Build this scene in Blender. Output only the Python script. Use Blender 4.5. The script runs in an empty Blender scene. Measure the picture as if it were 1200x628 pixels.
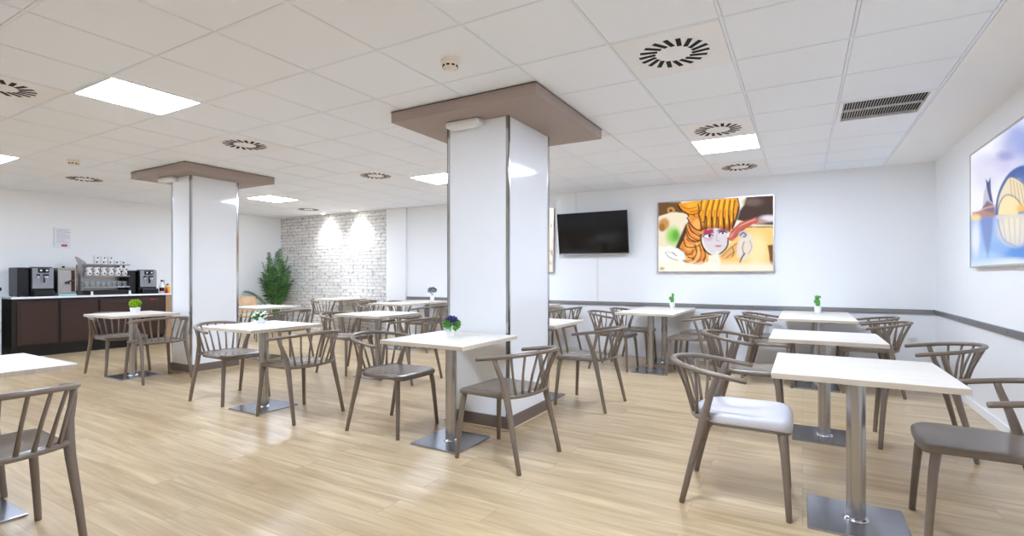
import bpy, bmesh, math, random
import numpy as np
from mathutils import Vector, Matrix
random.seed(7)
PI = math.pi
C = bpy.context.scene.collection
sc = bpy.context.scene

# ------------------------------------------------------------------ materials
def lin(c):
    return tuple(((v/255)/12.92 if v/255 <= .04045 else ((v/255+.055)/1.055)**2.4) for v in c)
def mat(name, rgb, rough=.5, metal=0., spec=.5, coat=0., emit=None, estr=0., noise=None, bump=None):
    """procedural principled material; noise=(scale, amount) varies the colour, bump=(scale, strength)"""
    m = bpy.data.materials.new(name); m.use_nodes = True
    nt = m.node_tree; b = nt.nodes['Principled BSDF']
    col = (*lin(rgb), 1)
    b.inputs['Base Color'].default_value = col
    b.inputs['Roughness'].default_value = rough
    b.inputs['Metallic'].default_value = metal
    b.inputs['Specular IOR Level'].default_value = spec
    if coat:
        b.inputs['Coat Weight'].default_value = coat; b.inputs['Coat Roughness'].default_value = .06
    if emit:
        b.inputs['Emission Color'].default_value = (*lin(emit), 1); b.inputs['Emission Strength'].default_value = estr
    tc = None
    if noise or bump:
        tc = nt.nodes.new('ShaderNodeTexCoord')
    if noise:
        n = nt.nodes.new('ShaderNodeTexNoise'); n.inputs['Scale'].default_value = noise[0]; n.inputs['Detail'].default_value = 4
        nt.links.new(tc.outputs['Object'], n.inputs['Vector'])
        mx = nt.nodes.new('ShaderNodeMix'); mx.data_type = 'RGBA'
        a = noise[1]
        mx.inputs[6].default_value = (*[v*(1-a) for v in col[:3]], 1)
        mx.inputs[7].default_value = (*[min(1, v*(1+a)) for v in col[:3]], 1)
        nt.links.new(n.outputs['Fac'], mx.inputs[0]); nt.links.new(mx.outputs[2], b.inputs['Base Color'])
    if bump:
        n = nt.nodes.new('ShaderNodeTexNoise'); n.inputs['Scale'].default_value = bump[0]; n.inputs['Detail'].default_value = 3
        nt.links.new(tc.outputs['Object'], n.inputs['Vector'])
        bp = nt.nodes.new('ShaderNodeBump'); bp.inputs['Strength'].default_value = bump[1]; bp.inputs['Distance'].default_value = .002
        nt.links.new(n.outputs['Fac'], bp.inputs['Height']); nt.links.new(bp.outputs['Normal'], b.inputs['Normal'])
    return m

def floor_material():
    m = bpy.data.materials.new('oak_planks'); m.use_nodes = True
    nt = m.node_tree; b = nt.nodes['Principled BSDF']; N = nt.nodes.new; L = nt.links.new
    tc = N('ShaderNodeTexCoord')
    def bricks(c1, c2, off):
        br = N('ShaderNodeTexBrick')
        br.offset = .37; br.squash = 1
        br.inputs['Scale'].default_value = 1; br.inputs['Brick Width'].default_value = 1.35; br.inputs['Row Height'].default_value = .185
        br.inputs['Mortar Size'].default_value = .0012; br.inputs['Mortar Smooth'].default_value = .1; br.inputs['Bias'].default_value = off
        br.inputs['Color1'].default_value = (*lin(c1), 1); br.inputs['Color2'].default_value = (*lin(c2), 1)
        br.inputs['Mortar'].default_value = (*lin((150, 122, 92)), 1)
        L(tc.outputs['Object'], br.inputs['Vector'])
        return br
    br = bricks((214, 191, 153), (196, 170, 131), 0)
    rnd = bricks((0, 0, 0), (255, 255, 255), 0)
    # grain: noise stretched along the plank, shifted per plank
    mp = N('ShaderNodeMapping'); mp.inputs['Scale'].default_value = (.8, 10, 1)
    L(tc.outputs['Object'], mp.inputs['Vector'])
    add = N('ShaderNodeVectorMath'); add.operation = 'MULTIPLY_ADD'
    add.inputs[1].default_value = (3.7, 9.1, 5.3)
    L(rnd.outputs['Color'], add.inputs[0]); L(mp.outputs['Vector'], add.inputs[2])
    n1 = N('ShaderNodeTexNoise'); n1.inputs['Scale'].default_value = 1.6; n1.inputs['Detail'].default_value = 6; n1.inputs['Roughness'].default_value = .62; n1.inputs['Distortion'].default_value = .6
    L(add.outputs['Vector'], n1.inputs['Vector'])
    rp = N('ShaderNodeValToRGB')
    rp.color_ramp.elements[0].position = .36; rp.color_ramp.elements[0].color = (*lin((203, 187, 164)), 1)
    rp.color_ramp.elements[1].position = .64; rp.color_ramp.elements[1].color = (*lin((255, 254, 250)), 1)
    L(n1.outputs['Fac'], rp.inputs['Fac'])
    mx = N('ShaderNodeMix'); mx.data_type = 'RGBA'; mx.blend_type = 'MULTIPLY'; mx.inputs[0].default_value = .9
    L(br.outputs['Color'], mx.inputs[6]); L(rp.outputs['Color'], mx.inputs[7])
    n2 = N('ShaderNodeTexNoise'); n2.inputs['Scale'].default_value = 1.1; n2.inputs['Detail'].default_value = 2
    L(tc.outputs['Object'], n2.inputs['Vector'])
    mx2 = N('ShaderNodeMix'); mx2.data_type = 'RGBA'; mx2.blend_type = 'MIX'; mx2.inputs[7].default_value = (*lin((226, 210, 186)), 1)
    mm = N('ShaderNodeMath'); mm.operation = 'MULTIPLY'; mm.inputs[1].default_value = .28
    L(n2.outputs['Fac'], mm.inputs[0]); L(mm.outputs[0], mx2.inputs[0]); L(mx.outputs[2], mx2.inputs[6])
    L(mx2.outputs[2], b.inputs['Base Color'])
    b.inputs['Roughness'].default_value = .28; b.inputs['Specular IOR Level'].default_value = .5
    bp = N('ShaderNodeBump'); bp.inputs['Strength'].default_value = .12; bp.inputs['Distance'].default_value = .002
    L(n1.outputs['Fac'], bp.inputs['Height']); L(bp.outputs['Normal'], b.inputs['Normal'])
    return m

def brick_material():
    m = bpy.data.materials.new('whitewashed_brick'); m.use_nodes = True
    nt = m.node_tree; b = nt.nodes['Principled BSDF']; N = nt.nodes.new; L = nt.links.new
    tc = N('ShaderNodeTexCoord')
    mp = N('ShaderNodeMapping'); mp.inputs['Rotation'].default_value = (PI/2, 0, 0)
    L(tc.outputs['Object'], mp.inputs['Vector'])
    br = N('ShaderNodeTexBrick'); br.offset = .5
    br.inputs['Scale'].default_value = 1; br.inputs['Brick Width'].default_value = .25; br.inputs['Row Height'].default_value = .07
    br.inputs['Mortar Size'].default_value = .0065; br.inputs['Mortar Smooth'].default_value = .4
    br.inputs['Color1'].default_value = (*lin((238, 236, 232)), 1); br.inputs['Color2'].default_value = (*lin((222, 219, 214)), 1)
    br.inputs['Mortar'].default_value = (*lin((182, 178, 177)), 1)
    nz = N('ShaderNodeTexNoise'); nz.inputs['Scale'].default_value = 9; nz.inputs['Detail'].default_value = 3
    L(tc.outputs['Object'], nz.inputs['Vector'])
    wob = N('ShaderNodeVectorMath'); wob.operation = 'MULTIPLY_ADD'; wob.inputs[1].default_value = (.02, .02, .02)
    L(nz.outputs['Color'], wob.inputs[0]); L(mp.outputs['Vector'], wob.inputs[2]); L(wob.outputs['Vector'], br.inputs['Vector'])
    n = N('ShaderNodeTexNoise'); n.inputs['Scale'].default_value = 14; n.inputs['Detail'].default_value = 5
    L(tc.outputs['Object'], n.inputs['Vector'])
    rp = N('ShaderNodeValToRGB')
    rp.color_ramp.elements[0].position = .30; rp.color_ramp.elements[0].color = (*lin((168, 160, 154)), 1)
    rp.color_ramp.elements[1].position = .46; rp.color_ramp.elements[1].color = (1, 1, 1, 1)
    L(n.outputs['Fac'], rp.inputs['Fac'])
    mx = N('ShaderNodeMix'); mx.data_type = 'RGBA'; mx.blend_type = 'MULTIPLY'; mx.inputs[0].default_value = .9
    L(br.outputs['Color'], mx.inputs[6]); L(rp.outputs['Color'], mx.inputs[7]); L(mx.outputs[2], b.inputs['Base Color'])
    b.inputs['Roughness'].default_value = .75
    bp = N('ShaderNodeBump'); bp.inputs['Strength'].default_value = .55; bp.inputs['Distance'].default_value = .008; bp.invert = True
    L(br.outputs['Fac'], bp.inputs['Height']); L(bp.outputs['Normal'], b.inputs['Normal'])
    return m

def wood_top_material(name, c1, c2):
    m = bpy.data.materials.new(name); m.use_nodes = True
    nt = m.node_tree; b = nt.nodes['Principled BSDF']; N = nt.nodes.new; L = nt.links.new
    tc = N('ShaderNodeTexCoord'); mp = N('ShaderNodeMapping'); mp.inputs['Scale'].default_value = (1.5, 30, 2)
    L(tc.outputs['Object'], mp.inputs['Vector'])
    n = N('ShaderNodeTexNoise'); n.inputs['Scale'].default_value = 2; n.inputs['Detail'].default_value = 5
    L(mp.outputs['Vector'], n.inputs['Vector'])
    rp = N('ShaderNodeValToRGB')
    rp.color_ramp.elements[0].position = .3; rp.color_ramp.elements[0].color = (*lin(c1), 1)
    rp.color_ramp.elements[1].position = .65; rp.color_ramp.elements[1].color = (*lin(c2), 1)
    L(n.outputs['Fac'], rp.inputs['Fac']); L(rp.outputs['Color'], b.inputs['Base Color'])
    b.inputs['Roughness'].default_value = .38
    return m

def attr_material(name, emit=0., rough=.4):
    m = bpy.data.materials.new(name); m.use_nodes = True
    nt = m.node_tree; b = nt.nodes['Principled BSDF']
    a = nt.nodes.new('ShaderNodeAttribute'); a.attribute_name = 'Col'
    b.inputs['Roughness'].default_value = rough
    b.inputs['Base Color'].default_value = (.02, .02, .02, 1); b.inputs['Specular IOR Level'].default_value = .04 if emit else .5
    if not emit: nt.links.new(a.outputs['Color'], b.inputs['Base Color'])
    if emit:
        nt.links.new(a.outputs['Color'], b.inputs['Emission Color']); b.inputs['Emission Strength'].default_value = emit
    return m

WALL = mat('wall_paint', (245, 246, 247), .55, bump=(60, .05))
WALLP = mat('white_wall_panel', (243, 244, 246), .22, noise=(1.5, .01))
TILE = mat('ceiling_tile', (244, 248, 255), .85, bump=(220, .15))
TBAR = mat('ceiling_bar', (238, 242, 250), .5)
VOID = mat('ceiling_void', (60, 58, 56), .9)
PLAST = mat('plaster', (245, 245, 245), .7, bump=(40, .06))
FLOOR = floor_material(); BRICK = brick_material()
TAUPE = mat('taupe_plastic', (123, 109, 96), .32, noise=(30, .05))
TAUPE_SEAT = mat('taupe_plastic_seat', (123, 110, 98), .27, noise=(25, .05))
PALE_SEAT = mat('pale_seat', (206, 204, 210), .4, noise=(20, .03))
TOP = wood_top_material('pale_table_laminate', (221, 212, 199), (240, 234, 225))
TOPE = wood_top_material('table_edge', (196, 182, 163), (212, 199, 181))
STEEL = mat('brushed_steel', (182, 178, 176), .27, 1., bump=(90, .05))
STEELD = mat('base_plate_steel', (172, 176, 187), .22, 1., noise=(6, .12))
CHROME = mat('polished_chrome', (205, 205, 208), .12, 1.)
RAIL = mat('rail_metal', (150, 148, 149), .38, .75, noise=(3, .2))
GLOSSW = mat('gloss_white_panel', (243, 245, 248), .08, coat=.4)
TAUPE_BOARD = mat('taupe_board', (166, 150, 141), .6, noise=(4, .04))
SKIRT = mat('taupe_skirting', (112, 99, 91), .4, noise=(5, .05))
OAKTRIM = mat('oak_floor_trim', (205, 180, 148), .45)
LIGHT = mat('light_panel', (255, 255, 255), .4, emit=(216, 232, 255), estr=27.)
SPOTL = mat('spot_lens', (255, 255, 255), .4, emit=(255, 252, 248), estr=30.)
WPLAST = mat('white_plastic', (236, 235, 232), .35, noise=(10, .01))
CREAMP = mat('cream_plastic', (238, 228, 214), .4, noise=(10, .02))
BLACK = mat('black_plastic', (9, 9, 12), .35, noise=(10, .05))
SCREEN = mat('tv_screen', (6, 6, 9), .09, noise=(2, .02))
SLOT = mat('dark_slot', (12, 12, 14), .8)
VENTP = mat('vent_plate', (244, 244, 247), .5)
ALU = mat('anodised_frame', (200, 192, 188), .35, 1.)
BROWN = mat('brown_laminate', (52, 29, 17), .55, noise=(6, .08))
BROWND = mat('dark_brown_frame', (25, 17, 15), .45, noise=(6, .06))
TAN = wood_top_material('tan_panel', (150, 118, 92), (172, 140, 112))
WORK = mat('white_worktop', (238, 240, 243), .25)
TANCH = wood_top_material('tan_plywood', (186, 150, 112), (204, 170, 132))
LEAF = attr_material('palm_leaf', 0, .45)
GREEN = mat('plant_green', (92, 160, 62), .5, noise=(60, .35))
LIME = mat('lime_leaf', (150, 190, 30), .5, noise=(70, .35))
DGREEN = mat('dark_leaf', (60, 120, 50), .5, noise=(70, .3))
PURPLE = mat('purple_flower', (70, 62, 130), .6, noise=(80, .4))
WHITEF = mat('white_flower', (238, 242, 232), .6, noise=(60, .05))
GREYP = mat('grey_flower', (120, 124, 136), .6, noise=(60, .3))
POTW = mat('white_ceramic', (242, 242, 244), .25)
SOIL = mat('soil', (70, 52, 40), .9, noise=(60, .3))
GREYPOT = mat('grey_planter', (110, 108, 106), .6, noise=(20, .1))
PAPER = mat('paper', (236, 238, 244), .7)
INK = mat('grey_ink', (188, 188, 202), .7)
REDINK = mat('red_ink', (196, 84, 100), .7)
GLASS = mat('clear_glass', (235, 245, 248), .05); GLASS.node_tree.nodes['Principled BSDF'].inputs['Transmission Weight'].default_value = .9
TEAL = mat('teal_tray', (150, 196, 196), .3)
SILVER = mat('silver_front', (158, 160, 166), .35, .6, noise=(20, .06))
YELL = mat('yellow_bottle', (236, 176, 20), .35)
REDP = mat('red_label', (176, 40, 36), .4)
BRTUBE = mat('brown_gauge', (62, 26, 18), .25)
SHADEG = mat('grey_enamel', (190, 193, 196), .4)

# ------------------------------------------------------------------ mesh helpers
class MB:
    def __init__(s): s.v = []; s.f = []; s.mi = []; s.sm = []
    def add(s, verts, faces, mi=0, smooth=False):
        o = len(s.v); s.v += [tuple(v) for v in verts]
        for f in faces: s.f.append(tuple(i+o for i in f)); s.mi.append(mi); s.sm.append(smooth)
        return s
    def box(s, x0, x1, y0, y1, z0, z1, mi=0, bev=0., M=None):
        bm = bmesh.new(); bmesh.ops.create_cube(bm, size=1)
        for v in bm.verts:
            v.co = Vector(((x0+x1)/2+v.co.x*(x1-x0), (y0+y1)/2+v.co.y*(y1-y0), (z0+z1)/2+v.co.z*(z1-z0)))
        if bev: bmesh.ops.bevel(bm, geom=bm.edges[:], offset=bev, segments=2, affect='EDGES', profile=.5)
        bm.verts.ensure_lookup_table()
        vs = [M @ v.co if M else v.co.copy() for v in bm.verts]
        s.add(vs, [[v.index for v in f.verts] for f in bm.faces], mi, False); bm.free(); return s
    def tube(s, pts, rad, n=12, mi=0, flat=1., cap=True):
        """round tube through pts; rad is a number or one per point; rounded ends"""
        P = [Vector(p) for p in pts]; R = rad if hasattr(rad, '__len__') else [rad]*len(P)
        P = list(P); R = list(R)
        if cap:
            d0 = (P[0]-P[1]).normalized(); d1 = (P[-1]-P[-2]).normalized()
            P = [P[0]+d0*R[0]*.3]+P+[P[-1]+d1*R[-1]*.3]; R = [R[0]*.75]+R+[R[-1]*.75]
        T = []
        for i in range(len(P)):
            a = P[max(0, i-1)]; b = P[min(len(P)-1, i+1)]; T.append((b-a).normalized())
        ref = Vector((0, 0, 1)) if abs(T[0].z) < .9 else Vector((1, 0, 0))
        u = T[0].cross(ref).normalized(); vs = []
        for i, p in enumerate(P):
            u = (u-T[i]*u.dot(T[i])).normalized(); w = T[i].cross(u)
            for k in range(n):
                a = 2*PI*k/n; vs.append(p+u*math.cos(a)*R[i]+w*math.sin(a)*R[i]*flat)
        fs = [(i*n+k, i*n+(k+1) % n, (i+1)*n+(k+1) % n, (i+1)*n+k) for i in range(len(P)-1) for k in range(n)]
        fs += [tuple(range(n))[::-1], tuple((len(P)-1)*n+k for k in range(n))]
        return s.add(vs, fs, mi, True)
    def lathe(s, prof, n=24, mi=0, c=(0, 0, 0), smooth=True):
        vs = [(c[0]+r*math.cos(2*PI*k/n), c[1]+r*math.sin(2*PI*k/n), c[2]+z) for r, z in prof for k in range(n)]
        m = len(prof)
        fs = [(i*n+k, i*n+(k+1) % n, (i+1)*n+(k+1) % n, (i+1)*n+k) for i in range(m-1) for k in range(n)]
        fs += [tuple(range(n))[::-1], tuple((m-1)*n+k for k in range(n))]
        return s.add(vs, fs, mi, smooth)
    def prism(s, poly, z0, z1, mi=0):
        n = len(poly)
        vs = [(x, y, z0) for x, y in poly]+[(x, y, z1) for x, y in poly]
        fs = [tuple(range(n))[::-1], tuple(range(n, 2*n))]+[(i, (i+1) % n, n+(i+1) % n, n+i) for i in range(n)]
        return s.add(vs, fs, mi)
    def build(s, name, mats, parent=None, loc=(0, 0, 0), auto=True):
        me = bpy.data.meshes.new(name); me.from_pydata(s.v, [], s.f); me.update()
        for m in (mats if isinstance(mats, (list, tuple)) else [mats]): me.materials.append(m)
        me.polygons.foreach_set('material_index', s.mi)
        me.polygons.foreach_set('use_smooth', s.sm)
        bm = bmesh.new(); bm.from_mesh(me); bmesh.ops.recalc_face_normals(bm, faces=bm.faces)
        if auto:
            for e in bm.edges:
                if len(e.link_faces) == 2 and e.calc_face_angle(0) > math.radians(42): e.smooth = False
        bm.to_mesh(me); bm.free()
        o = bpy.data.objects.new(name, me); C.objects.link(o); o.location = loc
        if parent: o.parent = parent
        return o
def tag(o, label, cat, group=None):
    o['label'] = label; o['category'] = cat
    if group: o['group'] = group
    return o
def thing(name, label, cat, loc=(0, 0, 0), rz=0., group=None):
    o = bpy.data.objects.new(name, None); C.objects.link(o); o.empty_display_size = .1
    o.location = loc; o.rotation_euler = (0, 0, rz)
    return tag(o, label, cat, group)
def struct(o): o['kind'] = 'structure'; return o
def dup(root, name, loc, rz, label, group=None):
    r = root.copy(); C.objects.link(r); r.location = loc; r.rotation_euler = (0, 0, rz); r['label'] = label
    if group: r['group'] = group
    for ch in list(root.children):
        c = ch.copy(); C.objects.link(c); c.parent = r
        for g in list(ch.children):
            d = g.copy(); C.objects.link(d); d.parent = c
    return r

# ------------------------------------------------------------------ room
H = 2.507; XL, XR, YB, YF = -10.35, 1.326, 7.46, -2.0
GX, GY = .8375, 1.582                                  # a crossing of the ceiling grid, 0.6 m pitch
struct(MB().box(XL-.1, XR+.1, YF-.1, YB+.1, -.1, 0).build('floor', FLOOR))
# ceiling: separate lay-in tiles with bars between them and a plaster margin along the right wall
def vent_cells(): return [(-3, 2), (-3, 5), (-3, 8), (-10, 2), (-10, 5), (-10, -1), (-16, 2), (-16, 8)]
LIGHTS = [(-9, 0), (-3, 6), (-15, 6), (-9, 6), (-15, 0), (-3, 0)]
GRILLE = (-1, 5)
cb = MB()
for i in range(-19, 0):
    for j in range(-6, 10):
        x0, x1 = GX+.6*i+.0105, GX+.6*(i+1)-.0105
        y0, y1 = GY+.6*j+.0105, GY+.6*(j+1)-.0105
        x0 = max(x0, XL); y0 = max(y0, YF); y1 = min(y1, YB)
        if x1-x0 < .02 or y1-y0 < .02 or (i, j) in LIGHTS or (i, j) in vent_cells() or (i, j) == GRILLE: continue
        cb.box(x0, x1, y0, y1, H, H+.02, 0)
for i in range(-18, 1):
    x = GX+.6*i
    if x-.008 > XL: cb.box(x-.008, x+.008, YF, YB, H-.002, H+.012, 1)
for j in range(-5, 10):
    y = GY+.6*j
    cb.box(XL, GX, y-.008, y+.008, H-.0015, H+.012, 1)
cb.box(GX+.0105, XR, YF, YB, H-.004, H+.02, 3)
cb.box(XL-.1, XR+.1, YF-.1, YB+.1, H+.03, H+.1, 2)
struct(cb.build('ceiling', [TILE, TBAR, VOID, PLAST]))
ZR = .745
def wall(name, boxes):
    m = MB()
    for b, mi in boxes: m.box(*b, mi)
    return struct(m.build(name, [WALL, WALLP]))
HT = H+.03
wall('wall_back', [((XL-.1, XR+.1, YB, YB+.1, ZR+.02, HT), 0), ((XL-.1, XR+.1, YB, YB+.1, 0, ZR+.02), 1)])
wall('wall_right', [((XR, XR+.1, YF-.1, YB, ZR+.02, HT), 0), ((XR, XR+.1, YF-.1, YB, 0, ZR+.02), 1)])
wall('wall_left', [((XL-.1, XL, YF-.1, YB, 0, HT), 0)])
wall('wall_front', [((XL-.1, XR+.1, YF-.1, YF, 0, HT), 0)])
struct(MB().box(XL, -7.10, YB-.035, YB, 0, H-.004).build('wall_brick', BRICK))
struct(MB().box(-7.10, -6.60, YB-.05, YB, 0, H-.004, bev=.004).build('wall_pilaster', WALL))
rb = MB().box(-6.60, XR-.001, YB-.02, YB, ZR, ZR+.055, 0, .003)
for x in (-5.2, -2.2, -.55, .9):
    rb.box(x-.002, x+.002, YB-.021, YB, ZR, ZR+.055, 1)
struct(rb.build('trim_1', [RAIL, CHROME]))
rr = MB().box(XR-.02, XR, YF, YB-.02, ZR, ZR+.055, 0, .003)
struct(rr.build('trim_2', [RAIL]))
sb = MB()
for y in (6.95, 6.35, 5.72, 5.05, 4.4):
    sb.lathe([(.009, 0), (.009, .003), (.004, .005)], 10)
    n = 30
    for k in range(len(sb.v)-30, len(sb.v)):
        vx, vy, vz = sb.v[k]; sb.v[k] = (XR-.02-vz, y+vx, ZR+.0275+vy)
struct(sb.build('trim_3', CHROME))
struct(MB().box(-6.6, XR, YB-.012, YB, 0, .075, 0, .003).build('baseboard_back', WALLP))
struct(MB().box(XR-.012, XR, YF, YB-.012, 0, .075, 0, .003).build('baseboard_right', WALLP))
struct(MB().box(XL, XL+.012, YF, YB-.04, 0, .075, 0, .003).build('baseboard_left', WALLP))

# ------------------------------------------------------------------ ceiling fittings
def cell(i, j): return GX+.6*(i+.5), GY+.6*(j+.5)
LL = {(-9, 0): 'lit square ceiling panel at the upper left, nearest on the left side',
      (-3, 6): 'lit square ceiling panel on the right, beside the round vent near the picture wall',
      (-15, 6): 'lit square ceiling panel far back, right behind the left column',
      (-9, 6): 'lit square ceiling panel half hidden by the near column',
      (-15, 0): 'lit square ceiling panel cut off by the left edge',
      (-3, 0): 'lit square ceiling panel overhead on the near right, above the frame'}
for i, j in LIGHTS:
    x, y = cell(i, j)
    t = thing('ceiling_light', LL[(i, j)], 'ceiling light', (x, y, H-.004), 0, 'square ceiling lights')
    f = MB()
    for a in (0, 1):
        f.box(-.2895, .2895, (-.2895, .2815)[a], (-.2815, .2895)[a], 0, .03)
        f.box((-.2895, .2815)[a], (-.2815, .2895)[a], -.2815, .2815, 0, .03)
    f.build('frame', TBAR, t)
    MB().box(-.2815, .2815, -.2815, .2815, .003, .03).build('diffuser', LIGHT, t)
VL = {(-3, 2): 'round swirl ceiling vent nearest, right of the near column',
      (-3, 5): 'round swirl ceiling vent just in front of the right light panel',
      (-3, 8): 'round swirl ceiling vent above the orange picture by the back wall',
      (-10, 2): 'round swirl ceiling vent above and right of the left column',
      (-10, 5): 'round swirl ceiling vent between the two columns, left of the half hidden light',
      (-10, -1): 'round swirl ceiling vent cut by the upper left edge',
      (-16, 2): 'round swirl ceiling vent over the coffee counter, left of the left column',
      (-16, 8): 'round swirl ceiling vent near the brick wall'}
vp = MB(); vp.box(-.289, .289, -.289, .289, 0, .02, 0, .002)
vs_ = MB()
for k in range(18):
    M = Matrix.Rotation(2*PI*k/18, 4, 'Z') @ Matrix.Translation((.104, 0, 0)) @ Matrix.Rotation(-.42, 4, 'Z')
    q = [M @ Vector(p) for p in ((0, -.013, 0), (.098, -.014, 0), (.098, .014, 0), (0, .013, 0))]
    vs_.prism([(v.x, v.y) for v in q], -.0015, .004)
ring = MB().lathe([(.2235, .001), (.222, -.0012), (.219, -.0012), (.2175, .001)], 48)
v0 = None
for (i, j), lab in VL.items():
    x, y = cell(i, j)
    if v0 is None:
        v0 = thing('ceiling_vent', lab, 'vent', (x, y, H-.003), 0, 'swirl ceiling vents')
        vp.build('face_plate', VENTP, v0); vs_.build('swirl_slots', SLOT, v0); ring.build('rim_ring', VENTP, v0)
    else: dup(v0, 'ceiling_vent', (x, y, H-.003), 0, lab)
x, y = cell(*GRILLE)
t = thing('ceiling_grille', 'rectangular dark slatted return grille in the ceiling at the upper right', 'grille', (x, y, H-.004))
f = MB()
for a in (0, 1):
    f.box(-.289, .289, (-.289, .262)[a], (-.262, .289)[a], 0, .03)
    f.box((-.289, .262)[a], (-.262, .289)[a], -.262, .262, 0, .03)
f.box(-.262, .262, -.0025, .0025, .004, .02)
f.build('frame', VENTP, t)
MB().box(-.262, .262, -.262, .262, .024, .03).build('backing', SLOT, t)
s_ = MB()
for k in range(30):
    xx = -.262+.524*(k+.5)/30
    M = Matrix.Translation((xx, 0, .012)) @ Matrix.Rotation(.5, 4, 'Y')
    s_.box(-.0017, .0017, -.262, .262, -.009, .009, 0, 0, M)
s_.build('slats', mat('grille_slat', (205, 203, 203), .5), t)
def smoke(loc, lab):
    t = thing('smoke_detector', lab, 'smoke detector', loc)
    MB().lathe([(.056, 0), (.058, -.012), (.054, -.02)], 28).build('base', CREAMP, t)
    MB().lathe([(.05, -.018), (.05, -.03), (.044, -.046), (.028, -.056), (.0, -.058)], 28).build('sensor_cap', CREAMP, t)
    sl = MB()
    for k in range(9):
        a = 2*PI*k/9
        sl.box(-.0095, .0095, .043, .0475, -.046, -.036, M=Matrix.Rotation(a, 4, 'Z'))
    sl.build('slots', SLOT, t)
smoke((-1.87, 2.50, H), 'cream smoke detector on the ceiling in front of the near column')
smoke((-7.2, 2.52, H), 'cream smoke detector on the ceiling left of the left column')
for x, lab in ((-8.72, 'left small recessed downlight washing the white brick wall'), (-7.80, 'right small recessed downlight washing the white brick wall')):
    t = thing('downlight', lab, 'downlight', (x, 7.24, H-.002), 0, 'downlights over the brick wall')
    MB().lathe([(.05, .004), (.052, -.004), (.04, -.006), (.038, .004)], 28).build('trim_ring', TBAR, t)
    MB().lathe([(.038, .002), (.038, -.002), (.0, -.002)], 28).build('lens', SPOTL, t)
    ld = bpy.data.lights.new('downlight_beam', 'SPOT'); ld.energy = 24; ld.spot_size = math.radians(100); ld.spot_blend = .8; ld.shadow_soft_size = .03
    lo = bpy.data.objects.new('beam', ld); C.objects.link(lo); lo.parent = t; lo.location = (0, 0, -.012); lo.rotation_euler = (math.radians(14), 0, 0)

# ------------------------------------------------------------------ columns
def column(x0, x1, y0, y1, sof, lab, emx, emlab):
    ZB = 2.418
    cx, cy = (x0+x1)/2, (y0+y1)/2
    t = thing('column', lab, 'column', (cx, cy, 0), 0, 'white panelled columns')
    ax, ay = (x1-x0)/2, (y1-y0)/2
    MB().box(-ax, ax, -ay, ay, 0, ZB, 0, .002).build('shaft', GLOSSW, t)
    for sx in (-1, 1):
        for sy in (-1, 1):
            m = MB(); px, py = sx*ax, sy*ay
            m.box(min(px-sx*.022, px+sx*.004), max(px-sx*.022, px+sx*.004), min(py, py+sy*.004), max(py, py+sy*.004), .105, ZB)
            m.box(min(px, px+sx*.004), max(px, px+sx*.004), min(py-sy*.022, py+sy*.004), max(py-sy*.022, py+sy*.004), .105, ZB)
            m.build('corner_strip', CHROME, t)
    MB().box(-ax-.012, ax+.012, -ay-.012, ay+.012, .012, .105, 0, .002).build('skirting', SKIRT, t)
    MB().box(-ax-.024, ax+.024, -ay-.024, ay+.024, 0, .014, 0, .004).build('floor_bead', OAKTRIM, t)
    MB().box(sof[0]-cx, sof[1]-cx, sof[2]-cy, sof[3]-cy, ZB, H-.006, 0, .002).build('ceiling_collar', TAUPE_BOARD, t)
    MB().box(sof[0]-cx-.003, sof[1]-cx+.003, sof[2]-cy-.003, sof[3]-cy+.003, H-.008, H-.0045, 0).build('shadow_gap_strip', BLACK, t)
    e = thing('emergency_light', emlab, 'emergency light', (emx, y0-.055, ZB), 0, 'emergency lights under the column collars')
    MB().box(-.155, .155, -.045, .045, -.052, 0, 0, .016).build('housing', WPLAST, e)
    MB().box(-.125, .125, -.04, .04, -.058, -.05, 0, .003).build('lens_cover', mat('lens_cover', (245, 245, 245), .25), e)
column(-2.53, -1.953, 3.353, 4.06, (-2.868, -1.565, 3.05, 4.35),
       'near tall white glossy column with chrome corners and taupe ceiling collar', -2.33, 'white emergency light box under the collar of the near column')
column(-6.88, -6.46, 3.40, 4.0, (-7.39, -6.13, 3.17, 4.30),
       'far white glossy column on the left with chrome corners and taupe ceiling collar', -6.88, 'white emergency light box under the collar of the left column')

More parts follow.
